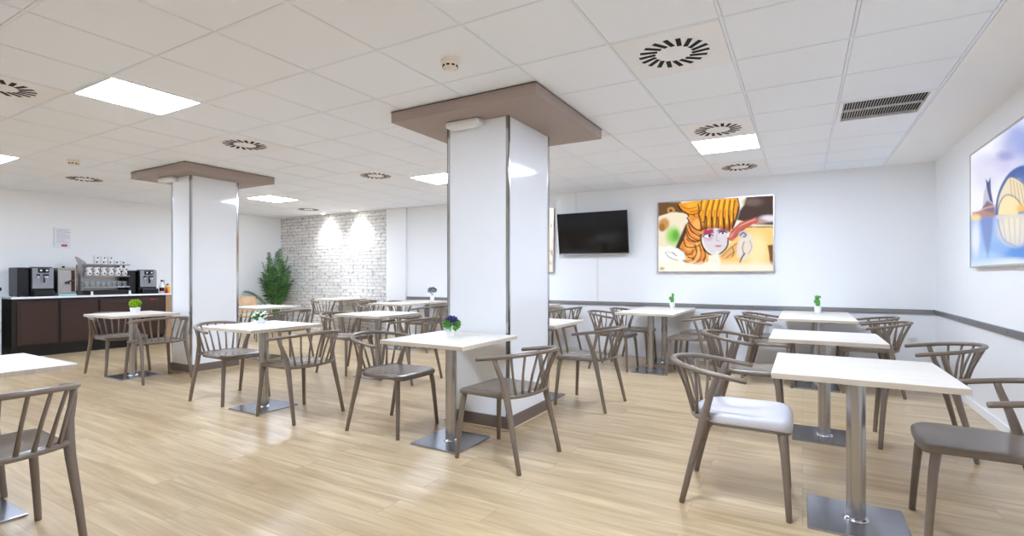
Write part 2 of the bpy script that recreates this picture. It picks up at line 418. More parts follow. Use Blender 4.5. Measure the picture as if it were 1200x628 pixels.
# ------------------------------------------------------------------ tables
def make_table(lab):
    t = thing('cafe_table', lab, 'table', (0, 0, 0), 0, 'square pedestal cafe tables')
    m = MB(); m.box(-.35, .35, -.35, .35, .717, .745, 0, .003)
    for k, f in enumerate(m.f):
        n = [m.v[i] for i in f]
        if max(p[2] for p in n)-min(p[2] for p in n) > .015: m.mi[k] = 1
    m.build('tabletop', [TOP, TOPE], t)
    MB().lathe([(.04, .012), (.04, .70)], 28).build('pole', STEEL, t)
    MB().lathe([(.056, .012), (.054, .018), (.046, .024), (.040, .026)], 28).build('pole_collar', CHROME, t)
    MB().box(-.205, .205, -.205, .205, 0, .013, 0, .002).build('base_plate', STEELD, t)
    MB().box(-.16, .16, -.16, .16, .700, .717, 0, .003).build('mounting_plate', BLACK, t)
    return t
TABLES = [
 (.225, 2.96, 'pale square table nearest on the right, in the front of the right-hand row'),
 (.14, 4.40, 'pale square table second in the right-hand row, behind the nearest one'),
 (.13, 6.34, 'front one of the two tables pushed together by the right end of the back wall'),
 (.13, 7.06, 'table against the right end of the back wall with a small cactus pot'),
 (-1.64, 6.34, 'front one of two joined tables below the orange picture'),
 (-1.64, 7.06, 'table against the back wall below the orange picture with a green cactus pot'),
 (-2.19, 2.94, 'pale square table in front of the near column with a purple plant'),
 (-4.23, 2.86, 'pale square table between the columns with a white flower pot'),
 (-6.90, 2.98, 'table by the left column, near the counter, with a lime green plant'),
 (-3.53, .78, 'pale square table cut by the left edge in the foreground'),
 (-4.38, 4.44, 'bare pale table in the middle of the room, left of the near column'),
 (-5.79, 6.34, 'front one of two joined tables in the far background left of the near column'),
 (-5.79, 7.06, 'far background table at the back wall with a small grey plant'),
 (-7.96, 7.04, 'bare table against the white brick wall'),
 (-6.84, 4.62, 'table just behind the left column, in front of the palm'),
 (-2.26, 4.45, 'table tight behind the near column, its corner showing on the right'),
 (-3.70, 6.34, 'front one of two joined tables glimpsed right of the near column'),
 (-3.70, 7.06, 'table at the back wall glimpsed right of the near column, below the TV'),
]
t0 = None
for x, y, lab in TABLES:
    if t0 is None: t0 = make_table(lab); t0.location = (x, y, 0)
    else: dup(t0, 'cafe_table', (x, y, 0), 0, lab)

# ------------------------------------------------------------------ spindle chairs
def rail_pt(t):
    """t in -1..1 along the U-shaped arm and back rail, left tip to right tip"""
    L = .12; arc = PI*.2675
    s = (t+1)/2*(2*L+arc)
    def z(y): return .664+.058*min(1, max(0, (.06-y)/.39))
    if s < L: x, y = -.265, .06-s
    elif s > L+arc: x, y = .265, -.06+(s-L-arc)
    else:
        a = (s-L)/arc*PI; x, y = -.265*math.cos(a), -.06-.27*math.sin(a)
    return Vector((x, y, z(y)))
def seat_mesh(thick=.034, top=.458):
    # outline: straight-ish front, waisted sides, round back
    out = []
    def bez(p0, p1, p2, n):
        for k in range(n):
            t = k/n; out.append(tuple((1-t)**2*a+2*t*(1-t)*b+t*t*c for a, b, c in zip(p0, p1, p2)))
    bez((0, .268), (.10, .268), (.165, .262), 5); bez((.165, .262), (.226, .258), (.227, .195), 7)
    bez((.227, .195), (.225, .05), (.222, -.06), 6); bez((.222, -.06), (.215, -.15), (.12, -.185), 8); bez((.12, -.185), (.06, -.203), (0, -.203), 5)
    out += [(-x, y) for x, y in out[1:][::-1]] if out[0][0] == 0 else []
    out = [p for p in out]
    out.insert((len(out)+1)//2, (0, -.203))
    n = len(out); prof = [(.0, -.010), (.35, -.010), (.65, -.006), (.86, .0), (.95, -.001), (.985, -.006), (1, -.014), (1, -thick+.008), (.985, -thick+.002), (.95, -thick), (.0, -thick)]
    cy = .035; m = MB(); vs = []; fs = []
    for s, dz in prof:
        for x, y in out:
            yy = cy+(y-cy)*max(s, .001); xx = x*max(s, .001)
            w = max(0, (yy-.17)/.1)**2*.014
            vs.append((xx, yy, top+dz-w))
    for i in range(len(prof)-1):
        for k in range(n): fs.append((i*n+k, i*n+(k+1) % n, (i+1)*n+(k+1) % n, (i+1)*n+k))
    m.add(vs, fs, 0, True); return m
def make_chair(lab, pale=False):
    t = thing('spindle_armchair', lab, 'chair', (0, 0, 0), 0, 'taupe spindle armchairs')
    if pale:
        s = seat_mesh(.052, .478).build('seat', PALE_SEAT, t, auto=False); s['label'] = 'pale grey seat with rounded edge'
        MB().add(*_scaled(seat_mesh(.024, .436), .985), 0, True).build('seat_frame', TAUPE, t, auto=False)
    else: seat_mesh().build('seat', TAUPE_SEAT, t, auto=False)
    N = 40
    MB().tube([(.230*math.cos(PI*k/24), -.118-.105*math.sin(PI*k/24), .447) for k in range(25)], .0135, 10).build('seat_rim', TAUPE, t, auto=False)
    MB().tube([rail_pt(-1+2*k/N) for k in range(N+1)], [.0165]*(N+1), 12, flat=.82).build('arm_rail', TAUPE, t, auto=False)
    for s in (-1, 1):
        MB().tube([(s*.232, .248, .002), (s*.224, .241, .12), (s*.208, .226, .33), (s*.196, .212, .435)], [.0145, .0155, .0185, .020], 12).build('leg', TAUPE, t, auto=False)
        MB().tube([(s*.248, -.248, .002), (s*.240, -.207, .18), (s*.228, -.158, .38), (s*.227, -.142, .45), (s*.236, -.118, .54), (s*.258, -.09, .63), (s*.264, -.078, .672)],
                  [.0145, .0165, .0205, .022, .018, .0155, .0145], 12).build('leg', TAUPE, t, auto=False)
    for k in range(8):
        q = (k-3.5)/3.5
        ph = math.radians(90-52*q)
        a = Vector((.230*math.cos(ph), -.118-.105*math.sin(ph), .450)); th = math.radians(63)*q
        b = Vector((.265*math.sin(th), -.06-.27*math.cos(th), 0)); b.z = rail_pt(0).z-.006-.058*(.33+b.y)/.39
        MB().tube([a, a.lerp(b, .5)+Vector((0, .006, 0)), b], [.0095, .0078, .0075], 10).build('spindle', TAUPE, t, auto=False)
    return t
def _scaled(m, k):
    return [(x*k, .035+(y-.035)*k, z) for x, y, z in m.v], m.f
D = math.radians
CHAIRS = [
 (.723, 3.005, 88, 'taupe spindle armchair in the right foreground, cut off by the right edge'),
 (-.385, 4.50, -90, 'taupe spindle armchair left of the second table in the right-hand row'),
 (.719, 4.49, 88, 'taupe spindle armchair right of the second right-hand table, beside the wall socket'),
 (-.345, 6.36, -90, 'armchair left of the front joined table at the right of the back wall'),
 (-.325, 7.06, -90, 'armchair left of the wall table with the right-hand cactus, tucked in at the wall'),
 (.61, 6.36, 90, 'armchair right of the front joined table at the right of the back wall'),
 (.60, 7.06, 90, 'armchair right of the wall table with the right-hand cactus, near the room corner'),
 (-1.165, 6.40, 90, 'armchair right of the front joined table below the orange picture'),
 (-1.15, 7.06, 90, 'armchair right of the wall table below the orange picture'),
 (-2.13, 6.38, -90, 'armchair left of the front joined table below the orange picture'),
 (-2.06, 7.06, -90, 'armchair left of the wall table below the orange picture'),
 (-2.793, 2.997, -89, 'taupe armchair left of the table with the purple plant'),
 (-1.691, 2.903, 85.6, 'taupe armchair right of the purple plant table, in front of the near column'),
 (-1.716, 4.463, 87.4, 'taupe armchair standing alone just right of the near column'),
 (-4.806, 2.905, -89.5, 'taupe armchair left of the table with the white flowers'),
 (-3.754, 2.88, 90, 'taupe armchair right of the table with the white flowers, seen from behind'),
 (-7.345, 3.02, -90, 'taupe armchair left of the lime plant table, in front of the counter'),
 (-6.455, 3.04, 88, 'taupe armchair right of the lime plant table, before the left column'),
 (-2.986, .754, 88.5, 'taupe armchair in the left foreground, seen from behind and cut by the frame'),
 (-3.96, .77, -90, 'taupe armchair at the far side of the foreground table, barely inside the left edge'),
 (-4.94, 4.46, -90, 'taupe armchair left of the bare middle table'),
 (-3.90, 4.47, 88, 'taupe armchair right of the bare middle table, seen from behind'),
 (-6.30, 6.34, -90, 'far armchair left of the front joined table in the background'),
 (-6.30, 7.06, -90, 'far armchair left of the back wall table with the grey plant'),
 (-5.26, 6.36, 90, 'far armchair right of the front joined table in the background, half behind the near column'),
 (-5.26, 7.06, 90, 'far armchair right of the back wall table with the grey plant'),
 (-8.34, 7.03, -90, 'far armchair left of the table at the brick wall'),
 (-7.42, 7.03, 90, 'far armchair right of the table at the brick wall'),
 (-6.30, 4.62, 90, 'armchair right of the table behind the left column, seen from behind'),
 (-7.40, 4.62, -90, 'armchair left of the table behind the left column'),
 (-3.20, 7.06, 90, 'armchair below the TV right of the wall table beside the near column'),
 (-3.20, 6.36, 90, 'armchair right of the front joined table glimpsed behind the near column'),
]
make_chair('taupe spindle armchair with a pale seat, left of the nearest right-hand table', True).location = (-.309, 3.005, 0)
bpy.data.objects['spindle_armchair'].rotation_euler = (0, 0, D(-88.5))
c0 = None
for x, y, r, lab in CHAIRS:
    if c0 is None:
        c0 = make_chair(lab); c0.location = (x, y, 0); c0.rotation_euler = (0, 0, D(r))
    else: dup(c0, 'spindle_armchair', (x, y, 0), D(r), lab)
# a different chair by the left wall: tan plywood shell on four legs
t = thing('plywood_chair', 'tan solid-backed chair by the left wall behind the left column', 'chair', (-8.75, 5.75, 0), D(-75))
m = MB()
for k in range(2):
    pass
nx, nz = 10, 8; vs = []; fs = []
for side in (0, 1):
    for a in range(nz+1):
        for b in range(nx+1):
            u = b/nx*2-1; w = a/nz
            hw = .22-.03*max(0, w-.75)/.25
            vs.append((u*hw, -.20-.05*w+.05*u*u*1+side*.012, .50+.31*w-.03*max(0, abs(u)-.6)*(w > .9)))
n1 = (nx+1)*(nz+1)
for a in range(nz):
    for b in range(nx):
        q = (a*(nx+1)+b, a*(nx+1)+b+1, (a+1)*(nx+1)+b+1, (a+1)*(nx+1)+b)
        fs.append(q); fs.append(tuple(i+n1 for i in q[::-1]))
edge = [b for b in range(nx+1)]+[a*(nx+1)+nx for a in range(1, nz+1)]+[nz*(nx+1)+b for b in range(nx-1, -1, -1)]+[a*(nx+1) for a in range(nz-1, 0, -1)]
for k in range(len(edge)):
    i, j = edge[k], edge[(k+1) % len(edge)]; fs.append((i, j, j+n1, i+n1))
m.add(vs, fs, 0, True); m.build('backrest', TANCH, t)
MB().box(-.22, .22, -.21, .22, .445, .465, 0, .008).build('seat', TANCH, t)
for sx in (-1, 1):
    for sy in (-1, 1):
        top = (sx*.17, sy*.17, .446) if sy > 0 else (sx*.17, -.17, .446)
        MB().tube([(sx*.21, sy*.21, .002), top], [.011, .014], 10).build('leg', TAUPE, t)
    MB().tube([(sx*.15, -.19, .45), (sx*.15, -.205, .56)], [.01, .01], 10).build('back_post', TAUPE, t)

# ------------------------------------------------------------------ table plants
def pot(t, w=.075, h=.075, square=True):
    m = MB()
    if square:
        a, b = w*.40, w*.5
        for x0, h0 in ((1, 0),):
            vs = [(-a, -a, 0), (a, -a, 0), (a, a, 0), (-a, a, 0), (-b, -b, h), (b, -b, h), (b, b, h), (-b, b, h),
                  (-b*.88, -b*.88, h), (b*.88, -b*.88, h), (b*.88, b*.88, h), (-b*.88, b*.88, h), (-b*.8, -b*.8, h*.8), (b*.8, -b*.8, h*.8), (b*.8, b*.8, h*.8), (-b*.8, b*.8, h*.8)]
            fs = [(3, 2, 1, 0)]
            for o in (0, 4, 8):
                fs += [(o+i, o+(i+1) % 4, o+4+(i+1) % 4, o+4+i) for i in range(4)]
            fs.append((12, 13, 14, 15)); m.add(vs, fs)
    else:
        m.lathe([(w*.36, 0), (w*.38, .004), (w*.5, h-.003), (w*.5, h), (w*.43, h), (w*.41, h*.8), (0, h*.8)], 24)
    m.build('pot', POTW, t)
    MB().lathe([(w*.38, h*.78), (w*.34, h*.86), (0, h*.88)], 16).build('soil', SOIL, t)
def leafball(m, c, r, n, size, mi=0, sq=1., seed=1):
    rn = random.Random(seed)
    for k in range(n):
        z = rn.uniform(-.55, 1); a = rn.uniform(0, 2*PI); q = math.sqrt(max(0, 1-z*z))
        d = Vector((q*math.cos(a), q*math.sin(a), z)); p = Vector(c)+Vector((d.x*r, d.y*r, d.z*r*sq))*rn.uniform(.75, 1.02)
        up = Vector((rn.uniform(-1, 1), rn.uniform(-1, 1), rn.uniform(-1, 1))).normalized()
        e = d.cross(up).normalized(); f = (d*.7+e.cross(d)*.7).normalized()
        s = size*rn.uniform(.7, 1.25)
        nrm = e.cross(f).normalized()*s*.12
        tip = p+f*s
        vs = [p, p+e*s*.45+f*s*.5, tip, p-e*s*.45+f*s*.5, p+f*s*.5+nrm]
        m.add(vs, [(0, 1, 4), (1, 2, 4), (2, 3, 4), (3, 0, 4), (0, 3, 2, 1)], mi)
ZT = .745
t = thing('potted_plant', 'purple flowers over green leaves in a white pot on the table before the near column', 'plant', (-2.27, 3.06, ZT), .2)
pot(t, .078, .072)
m = MB(); leafball(m, (0, 0, .078), .045, 90, .036, 0, .5, 3); m.build('leaves', GREEN, t)
m = MB(); leafball(m, (0, 0, .112), .040, 240, .017, 0, .6, 4); m.build('flowers', PURPLE, t)
t = thing('potted_plant', 'white and green flowering plant in a white pot on the table between the columns', 'plant', (-4.40, 2.93, ZT), .3)
pot(t, .085, .06)
m = MB(); leafball(m, (0, 0, .07), .048, 80, .034, 0, .6, 5); m.build('leaves', DGREEN, t)
m = MB(); leafball(m, (0, 0, .078), .058, 60, .026, 0, .6, 6); m.build('flowers', WHITEF, t)
t = thing('potted_plant', 'round lime green ball plant in a white pot on the table by the left column', 'plant', (-6.96, 3.03, ZT), .4)
pot(t, .078, .068)
m = MB(); leafball(m, (0, 0, .110), .052, 420, .020, 0, .85, 7)
m.lathe([(.001, .06), (.034, .075), (.045, .105), (.032, .142), (.001, .152)], 14); m.build('foliage', LIME, t)
for (x, y, lab, sd) in ((-1.55, 7.12, 'small green cactus in a white pot on the table below the orange picture', 1), (.16, 7.08, 'green cactus in a white pot on the right-hand table at the back wall', 2)):
    t = thing('potted_cactus', lab, 'plant', (x, y, ZT), .5, 'potted cacti')
    pot(t, .082, .085, False)
    m = MB()
    m.lathe([(.014, .07), (.022, .09), (.026, .12), (.022, .15), (.010, .165), (0, .168)], 16)
    m.lathe([(.001, .15), (.014, .16), (.018, .18), (.012, .205), (0, .212)], 12, c=(.012 if sd == 1 else -.008, .01, 0))
    m.lathe([(.001, .115), (.012, .122), (.016, .14), (.010, .16), (0, .165)], 12, c=(-.03, .0, 0))
    if sd == 2: m.lathe([(.001, .17), (.02, .178), (.034, .192), (.03, .205), (0, .21)], 12)
    m.build('cactus', GREEN, t)
t = thing('potted_plant', 'small grey flowering plant in a white pot on the far back wall table', 'plant', (-5.72, 7.12, ZT), .2)
pot(t, .085, .10, False)
m = MB()
for k in range(7):
    a = 2*PI*k/7; m.tube([(0, 0, .08), (.02*math.cos(a), .02*math.sin(a), .14), (.045*math.cos(a), .045*math.sin(a), .19)], .0025, 6)
m.build('stems', DGREEN, t)
m = MB(); leafball(m, (0, 0, .19), .065, 150, .03, 0, .7, 9); m.build('flowers', GREYP, t)

# ------------------------------------------------------------------ palm in the corner
t = thing('potted_palm', 'tall green palm in the corner between the left wall and the brick wall', 'plant', (-9.82, 6.92, 0))
MB().lathe([(.13, 0), (.14, .01), (.175, .34), (.18, .36), (.162, .36), (.155, .31), (0, .31)], 28).build('planter', GREYPOT, t)
MB().lathe([(.15, .30), (.1, .325), (0, .33)], 20).build('soil', SOIL, t)
def frond(az, lean, length, droop, seed):
    rn = random.Random(seed); m = MB()
    base = Vector((.05*math.cos(az), .05*math.sin(az), .31)); P = []
    n = 24
    for k in range(n+1):
        q = k/n; r = length*(lean*q+droop*q*q*.5); z = .31+length*(q*(1-.25*lean)-droop*.42*q*q*q)
        P.append(Vector((base.x+r*math.cos(az), base.y+r*math.sin(az), z)))
    m.tube(P, [.009*(1-.75*k/n)+.0015 for k in range(n+1)], 6); cols = [(.12, .22, .05)]*len(m.v)
    side = Vector((-math.sin(az), math.cos(az), 0))
    for k in range(8, n+1):
        for sgn in (-1, 1):
            p = P[k]; T = (P[min(n, k+1)]-P[k-1]).normalized()
            q = (k-8)/(n-8)
            L = (.10+.19*math.sin(PI*(.18+.82*q))**.7)*rn.uniform(.85, 1.12)
            d = (side*sgn*(1.0-.55*q)+T*(.45+.7*q)+Vector((0, 0, rn.uniform(-.05, .18)))).normalized()
            mid = p+d*L*.45+Vector((0, 0, .012)); tip = p+d*L+Vector((0, 0, -.30*L))
            wv = T.cross(d).cross(d).normalized()*.0125; up = Vector((0, 0, .005))
            m.add([p, mid+wv, tip, mid-wv, mid+up], [(0, 1, 4), (1, 2, 4), (2, 3, 4), (3, 0, 4)], 0)
            g = rn.choice((.3, .6, .9, 1.5)); cols += [(.04*g, .15*g, .03*g)]*5
    for i, (x, y, z) in enumerate(m.v): m.v[i] = (max(x, -.51), min(y, .48), z)   # the walls hold the leaves back
    o = m.build('frond', LEAF, t, auto=False)
    ca = o.data.color_attributes.new('Col', 'FLOAT_COLOR', 'POINT')
    ca.data.foreach_set('color', [c for q in cols for c in (*q, 1)])
rn = random.Random(3)
for k in range(20):
    f_ = k/19
    frond(2.4*k+rn.uniform(-.25, .25), .03+.13*f_+.04*rn.random(), 1.46-.66*f_, .06+.26*f_, 20+k)
frond(PI*1.24, .42, .78, .5, 70)

# ------------------------------------------------------------------ TV, pictures, wall bits
t = thing('television', 'black flat TV tilted forward on the back wall left of the orange picture', 'television', (-2.793, 7.33, 1.845))
tl = math.radians(-8.7)
MT = Matrix.Rotation(math.radians(8.7), 4, 'X')
MB().box(-.561, .561, -.018, .026, -.32, .32, 0, .004, MT).build('casing', BLACK, t)
MB().box(-.553, .553, -.0195, -.016, -.304, .312, 0, 0, MT).build('screen', SCREEN, t)
MB().box(-.561, .561, -.022, .0, -.324, -.310, 0, .002, MT).build('bottom_bezel', SILVER, t)
m = MB(); m.box(-.2, .2, .095, .12, -.15, .15, 0, .003); m.box(-.10, -.06, .01, .11, -.13, .13, 0, .002); m.box(.06, .10, .01, .11, -.13, .13, 0, .002)
m.build('wall_bracket', BLACK, t)
for x, z0, z1, lab in ((-2.755, ZR+.06, 1.54, 'thin white cable duct running down the wall below the TV'), (-3.11, 2.05, H-.006, 'thin white cable duct running up the wall above the TV')):
    o = MB().box(x-.010, x+.010, YB-.012, YB-.0005, z0, z1, 0, .003).build('cable_duct', WPLAST); tag(o, lab, 'cable duct')

# picture painter: layered shapes evaluated on a fine grid of mesh points
TH = .5206; F = 593.63; HZ = 323.72; CH = 1.185
ct, sn = math.cos(TH), math.sin(TH)
def design(x, y, z):                                   # sheet coordinates used to draft the two prints
    l = x*ct+y*sn; d = -x*sn+y*ct
    return 600+F*l/d, HZ-F*(z-CH)/d
class Paint:
    def __init__(s, X, Y, bg):
        s.X, s.Y = X, Y; s.c = np.zeros(X.shape+(3,))+np.array(lin(bg))
    def mix(s, a, col):
        a = np.clip(a, 0, 1)[..., None]; s.c = s.c*(1-a)+a*np.array(lin(col))
    def ell(s, cx, cy, rx, ry, col, soft=.12, rot=0., al=1.):
        dx, dy = s.X-cx, s.Y-cy; c_, s_ = math.cos(rot), math.sin(rot)
        r = np.sqrt(((dx*c_+dy*s_)/rx)**2+((-dx*s_+dy*c_)/ry)**2)
        s.mix(al*np.clip((1-r)/soft+.5, 0, 1), col)
    def poly(s, pts, col, soft=4., al=1.):
        X, Y = s.X, s.Y; ins = np.zeros(X.shape, bool); dist = np.full(X.shape, 1e9); n = len(pts)
        for i in range(n):
            (x0, y0), (x1, y1) = pts[i], pts[(i+1) % n]
            cond = ((y0 > Y) != (y1 > Y)); dy = (y1-y0) if y1 != y0 else 1e-9
            ins ^= cond & (X < (x1-x0)*(Y-y0)/dy+x0)
            dist = np.minimum(dist, s.seg(x0, y0, x1, y1))
        sd = np.where(ins, dist, -dist); s.mix(al*np.clip(sd/soft+.5, 0, 1), col)
    def seg(s, x0, y0, x1, y1):
        dx, dy = x1-x0, y1-y0; L = dx*dx+dy*dy+1e-9
        t = np.clip(((s.X-x0)*dx+(s.Y-y0)*dy)/L, 0, 1)
        return np.hypot(s.X-x0-t*dx, s.Y-y0-t*dy)
    def stroke(s, pts, w, col, soft=3., al=1.):
        P = pts
        if len(pts) >= 3:                              # smooth the line
            P = []
            for i in range(len(pts)-1):
                p0 = pts[max(0, i-1)]; p1 = pts[i]; p2 = pts[i+1]; p3 = pts[min(len(pts)-1, i+2)]
                for k in range(4):
                    t = k/4
                    P.append(tuple(.5*((2*b)+(-a+c)*t+(2*a-5*b+4*c-d)*t*t+(-a+3*b-3*c+d)*t**3) for a, b, c, d in zip(p0, p1, p2, p3)))
            P.append(pts[-1])
        d = np.full(s.X.shape, 1e9)
        for i in range(len(P)-1): d = np.minimum(d, s.seg(*P[i], *P[i+1]))
        s.mix(al*np.clip((w/2-d)/soft+.5, 0, 1), col)

def portrait(X, Y):
    p = Paint(X, Y, (255, 247, 228))
    p.poly([(470, 560), (480, 450), (620, 265), (840, 262), (840, 560)], (250, 212, 128), 30)
    p.ell(720, 420, 70, 110, (255, 236, 180), .8)
    p.poly([(60, 100), (215, 95), (270, 180), (180, 162), (60, 200)], (112, 78, 48))
    p.ell(150, 150, 26, 22, (205, 150, 80)); p.ell(148, 152, 11, 9, (96, 66, 42))
    p.poly([(640, 110), (655, 60), (845, 50), (845, 250), (720, 245), (590, 215), (610, 150)], (74, 52, 44), 12)
    p.ell(700, 95, 60, 26, (120, 98, 90), .9); p.ell(805, 205, 60, 22, (236, 226, 240), .8); p.ell(740, 225, 50, 16, (190, 160, 150), .8)
    p.stroke([(640, 262), (720, 262), (835, 262)], 12, (150, 110, 60)); 
    for k in range(12): p.ell(648+k*16, 262, 5, 5, (236, 190, 100), .4)
    p.poly([(70, 190), (150, 165), (232, 168), (262, 196), (240, 292), (190, 385), (150, 405), (62, 385)], (244, 232, 204))
    p.ell(100, 245, 36, 44, (206, 150, 84), .5, .5); p.ell(90, 265, 20, 26, (170, 112, 56), .5)
    p.ell(165, 322, 44, 56, (142, 214, 92), .9); p.ell(182, 318, 22, 34, (104, 178, 66), .9)
    p.poly([(245, 250), (275, 215), (262, 330), (215, 410), (178, 402)], (78, 50, 40), 10)
    # hair
    hair = [(190, 108), (330, 84), (420, 72), (590, 62), (604, 130), (585, 210), (566, 268), (520, 300), (470, 282), (430, 268), (372, 292), (350, 332), (362, 402), (402, 445), (398, 492), (345, 516), (255, 502), (228, 440), (205, 402), (244, 330), (258, 250), (272, 196), (228, 160)]
    p.poly(hair, (244, 160, 38), 5)
    for x0, x1, y1 in ((352, 330, 240), (398, 372, 262), (432, 418, 268), (470, 452, 262), (505, 500, 268), (540, 538, 256), (572, 566, 232)):
        p.stroke([(x0+6, 84), ((x0+x1)/2-4, 160), (x1, y1)], 7, (70, 38, 18), 4)
    for x0, x1, y1 in ((372, 352, 236), (416, 396, 240), (452, 436, 235), (488, 478, 240), (524, 520, 232), (558, 554, 220)):
        p.stroke([(x0+4, 80), ((x0+x1)/2-2, 150), (x1, y1)], 13, (255, 206, 52), 7)
        p.stroke([(x0-8, 150), (x1-9, y1+12)], 6, (214, 104, 22), 4)
    p.stroke([(195, 112), (240, 165), (300, 178), (352, 150), (350, 100)], 6, (84, 44, 20))
    p.ell(300, 120, 46, 24, (255, 186, 60), .6)
    for pts in ([(600, 128), (588, 190), (566, 250)], [(330, 110), (338, 170), (318, 230)], [(300, 180), (330, 215), (372, 232)]): p.stroke(pts, 8, (80, 42, 20), 4)
    for pts in ([(215, 120), (262, 140), (320, 128)], [(280, 160), (330, 150), (350, 120)]): p.stroke(pts, 6, (190, 96, 22), 4)
    for cx, cy, rx, ry in ((318, 250, 46, 60), (300, 330, 52, 32), (270, 400, 50, 42), (330, 452, 58, 40), (262, 470, 40, 30)):
        p.ell(cx, cy, rx, ry, (238, 140, 56), .3); p.ell(cx+4, cy-4, rx*.6, ry*.6, (255, 186, 96), .5)
        p.stroke([(cx-rx, cy+4), (cx-rx*.5, cy+ry*.85), (cx+rx*.4, cy+ry*.9), (cx+rx, cy+ry*.2)], 6, (78, 42, 26))
    for pts, col, w in (([(276, 214), (300, 262), (346, 300), (376, 296)], (250, 168, 84), 12), ([(262, 252), (282, 306), (330, 340), (352, 334)], (246, 150, 70), 12),
                        ([(244, 330), (262, 372), (312, 378), (346, 360)], (248, 160, 90), 11), ([(322, 372), (334, 420), (320, 480), (282, 498)], (255, 196, 120), 13),
                        ([(352, 372), (366, 430), (350, 490), (316, 510)], (244, 150, 66), 11), ([(214, 410), (240, 455), (246, 492)], (246, 170, 96), 12), ([(380, 420), (392, 450), (380, 496)], (255, 190, 96), 10)):
        p.stroke(pts, w, col, 4)
    for pts, w in (([(264, 232), (286, 288), (338, 322), (366, 312)], 7), ([(250, 288), (268, 338), (318, 360), (352, 346)], 7), ([(236, 350), (250, 392), (302, 398), (344, 382)], 7),
                   ([(308, 382), (322, 430), (300, 470), (262, 462)], 7), ([(342, 392), (352, 440), (336, 490), (300, 506)], 6), ([(228, 424), (252, 450), (288, 440), (296, 414)], 6), ([(366, 410), (380, 446), (366, 500)], 6)):
        p.stroke(pts, w, (62, 34, 22), 3)
    p.stroke([(258, 200), (290, 255), (335, 285), (380, 268)], 9, (58, 34, 24)); p.stroke([(250, 260), (276, 320), (330, 352)], 7, (70, 42, 30))
    p.poly([(352, 250), (420, 262), (500, 262), (575, 226), (560, 280), (520, 304), (440, 276), (372, 296)], (150, 66, 22), 26, .75)
    for x0, y0, x1, y1 in ((340, 190, 352, 276), (384, 190, 384, 278), (424, 196, 426, 280), (462, 196, 464, 284), (502, 200, 506, 290), (536, 186, 540, 290), (566, 170, 562, 272)):
        p.stroke([(x0, y0), ((x0+x1)/2+3, (y0+y1)/2), (x1, y1)], 9, (52, 26, 16), 5)
    for pts in ([(196, 110), (214, 146), (258, 172), (268, 196)], [(592, 62), (606, 128), (588, 206), (566, 262)], [(206, 402), (228, 440), (252, 498)]): p.stroke(pts, 8, (50, 28, 20), 4)
    # face
    face = [(358, 312), (392, 276), (452, 268), (520, 284), (530, 335), (520, 388), (486, 424), (444, 444), (402, 428), (372, 384)]
    p.poly(face, (226, 219, 228), 4)
    p.stroke([(350, 312), (350, 350), (364, 396), (398, 438), (446, 452), (490, 432), (526, 390), (532, 336)], 10, (42, 28, 32), 4)
    p.poly([(356, 318), (376, 284), (432, 272), (436, 302), (400, 312)], (186, 52, 106), 10); p.ell(492, 288, 32, 12, (150, 74, 130), .6)
    p.ell(398, 322, 34, 14, (250, 248, 250), .3); p.stroke([(362, 326), (392, 308), (432, 318)], 7, (40, 28, 36)); p.ell(408, 321, 10, 10, (54, 40, 52), .3); p.stroke([(366, 330), (400, 338), (430, 326)], 4, (90, 60, 80))
    p.ell(494, 304, 24, 9, (246, 244, 248), .3); p.stroke([(470, 304), (492, 292), (522, 300)], 6, (40, 28, 36)); p.ell(496, 303, 8, 8, (54, 40, 52), .3)
    p.ell(402, 345, 30, 10, (226, 180, 206), .9)
    p.stroke([(458, 310), (454, 342), (462, 358), (474, 352)], 4, (176, 160, 178))
    p.ell(466, 390, 22, 7, (222, 150, 140), .5); p.stroke([(444, 390), (466, 388), (488, 384)], 3, (140, 76, 80)); p.ell(460, 430, 18, 9, (240, 236, 240), .8)
    p.poly([(420, 446), (470, 440), (480, 520), (400, 540)], (255, 244, 226), 14)
    # plumes and shells to the right
    p.poly([(528, 352), (548, 290), (610, 232), (720, 196), (740, 226), (660, 262), (600, 320), (560, 356)], (206, 100, 88), 8)
    p.stroke([(548, 330), (600, 260), (710, 212)], 8, (246, 176, 152)); p.stroke([(560, 300), (620, 240), (700, 204)], 5, (140, 52, 56)); p.stroke([(574, 338), (620, 286), (690, 240)], 5, (150, 62, 60))
    p.poly([(470, 462), (540, 400), (600, 352), (600, 420), (560, 470), (500, 482)], (240, 186, 120), 10)
    p.stroke([(490, 458), (540, 410), (590, 372)], 5, (150, 92, 50)); p.stroke([(520, 470), (566, 430)], 5, (150, 92, 50))
    p.ell(645, 392, 52, 92, (238, 226, 214), .25, .25); p.ell(632, 312, 30, 24, (206, 200, 210), .4)
    p.stroke([(612, 318), (632, 300), (652, 316), (636, 330)], 7, (50, 46, 62)); p.stroke([(640, 360), (628, 400), (636, 440)], 5, (84, 74, 80)); p.stroke([(676, 350), (690, 400), (668, 440)], 4, (150, 140, 140)); p.stroke([(642, 440), (622, 470), (610, 500)], 9, (64, 56, 56))
    p.stroke([(560, 400), (572, 430), (560, 460)], 6, (120, 80, 50))
    p.poly([(66, 420), (140, 388), (236, 430), (250, 480), (120, 500), (66, 490)], (255, 254, 248), 16)
    p.stroke([(110, 430), (140, 466), (196, 486)], 4, (90, 84, 80)); p.stroke([(160, 432), (186, 456)], 5, (70, 66, 64)); p.stroke([(120, 424), (170, 440)], 3, (140, 134, 128))
    p.poly([(796, 384), (832, 380), (832, 530), (812, 500), (806, 440)], (120, 84, 40), 8)
    p.poly([(60, 505), (840, 505), (840, 580), (60, 580)], (255, 250, 238), 40, .8)
    p.ell(90, 540, 16, 10, (200, 170, 140), .8)
    return p.c
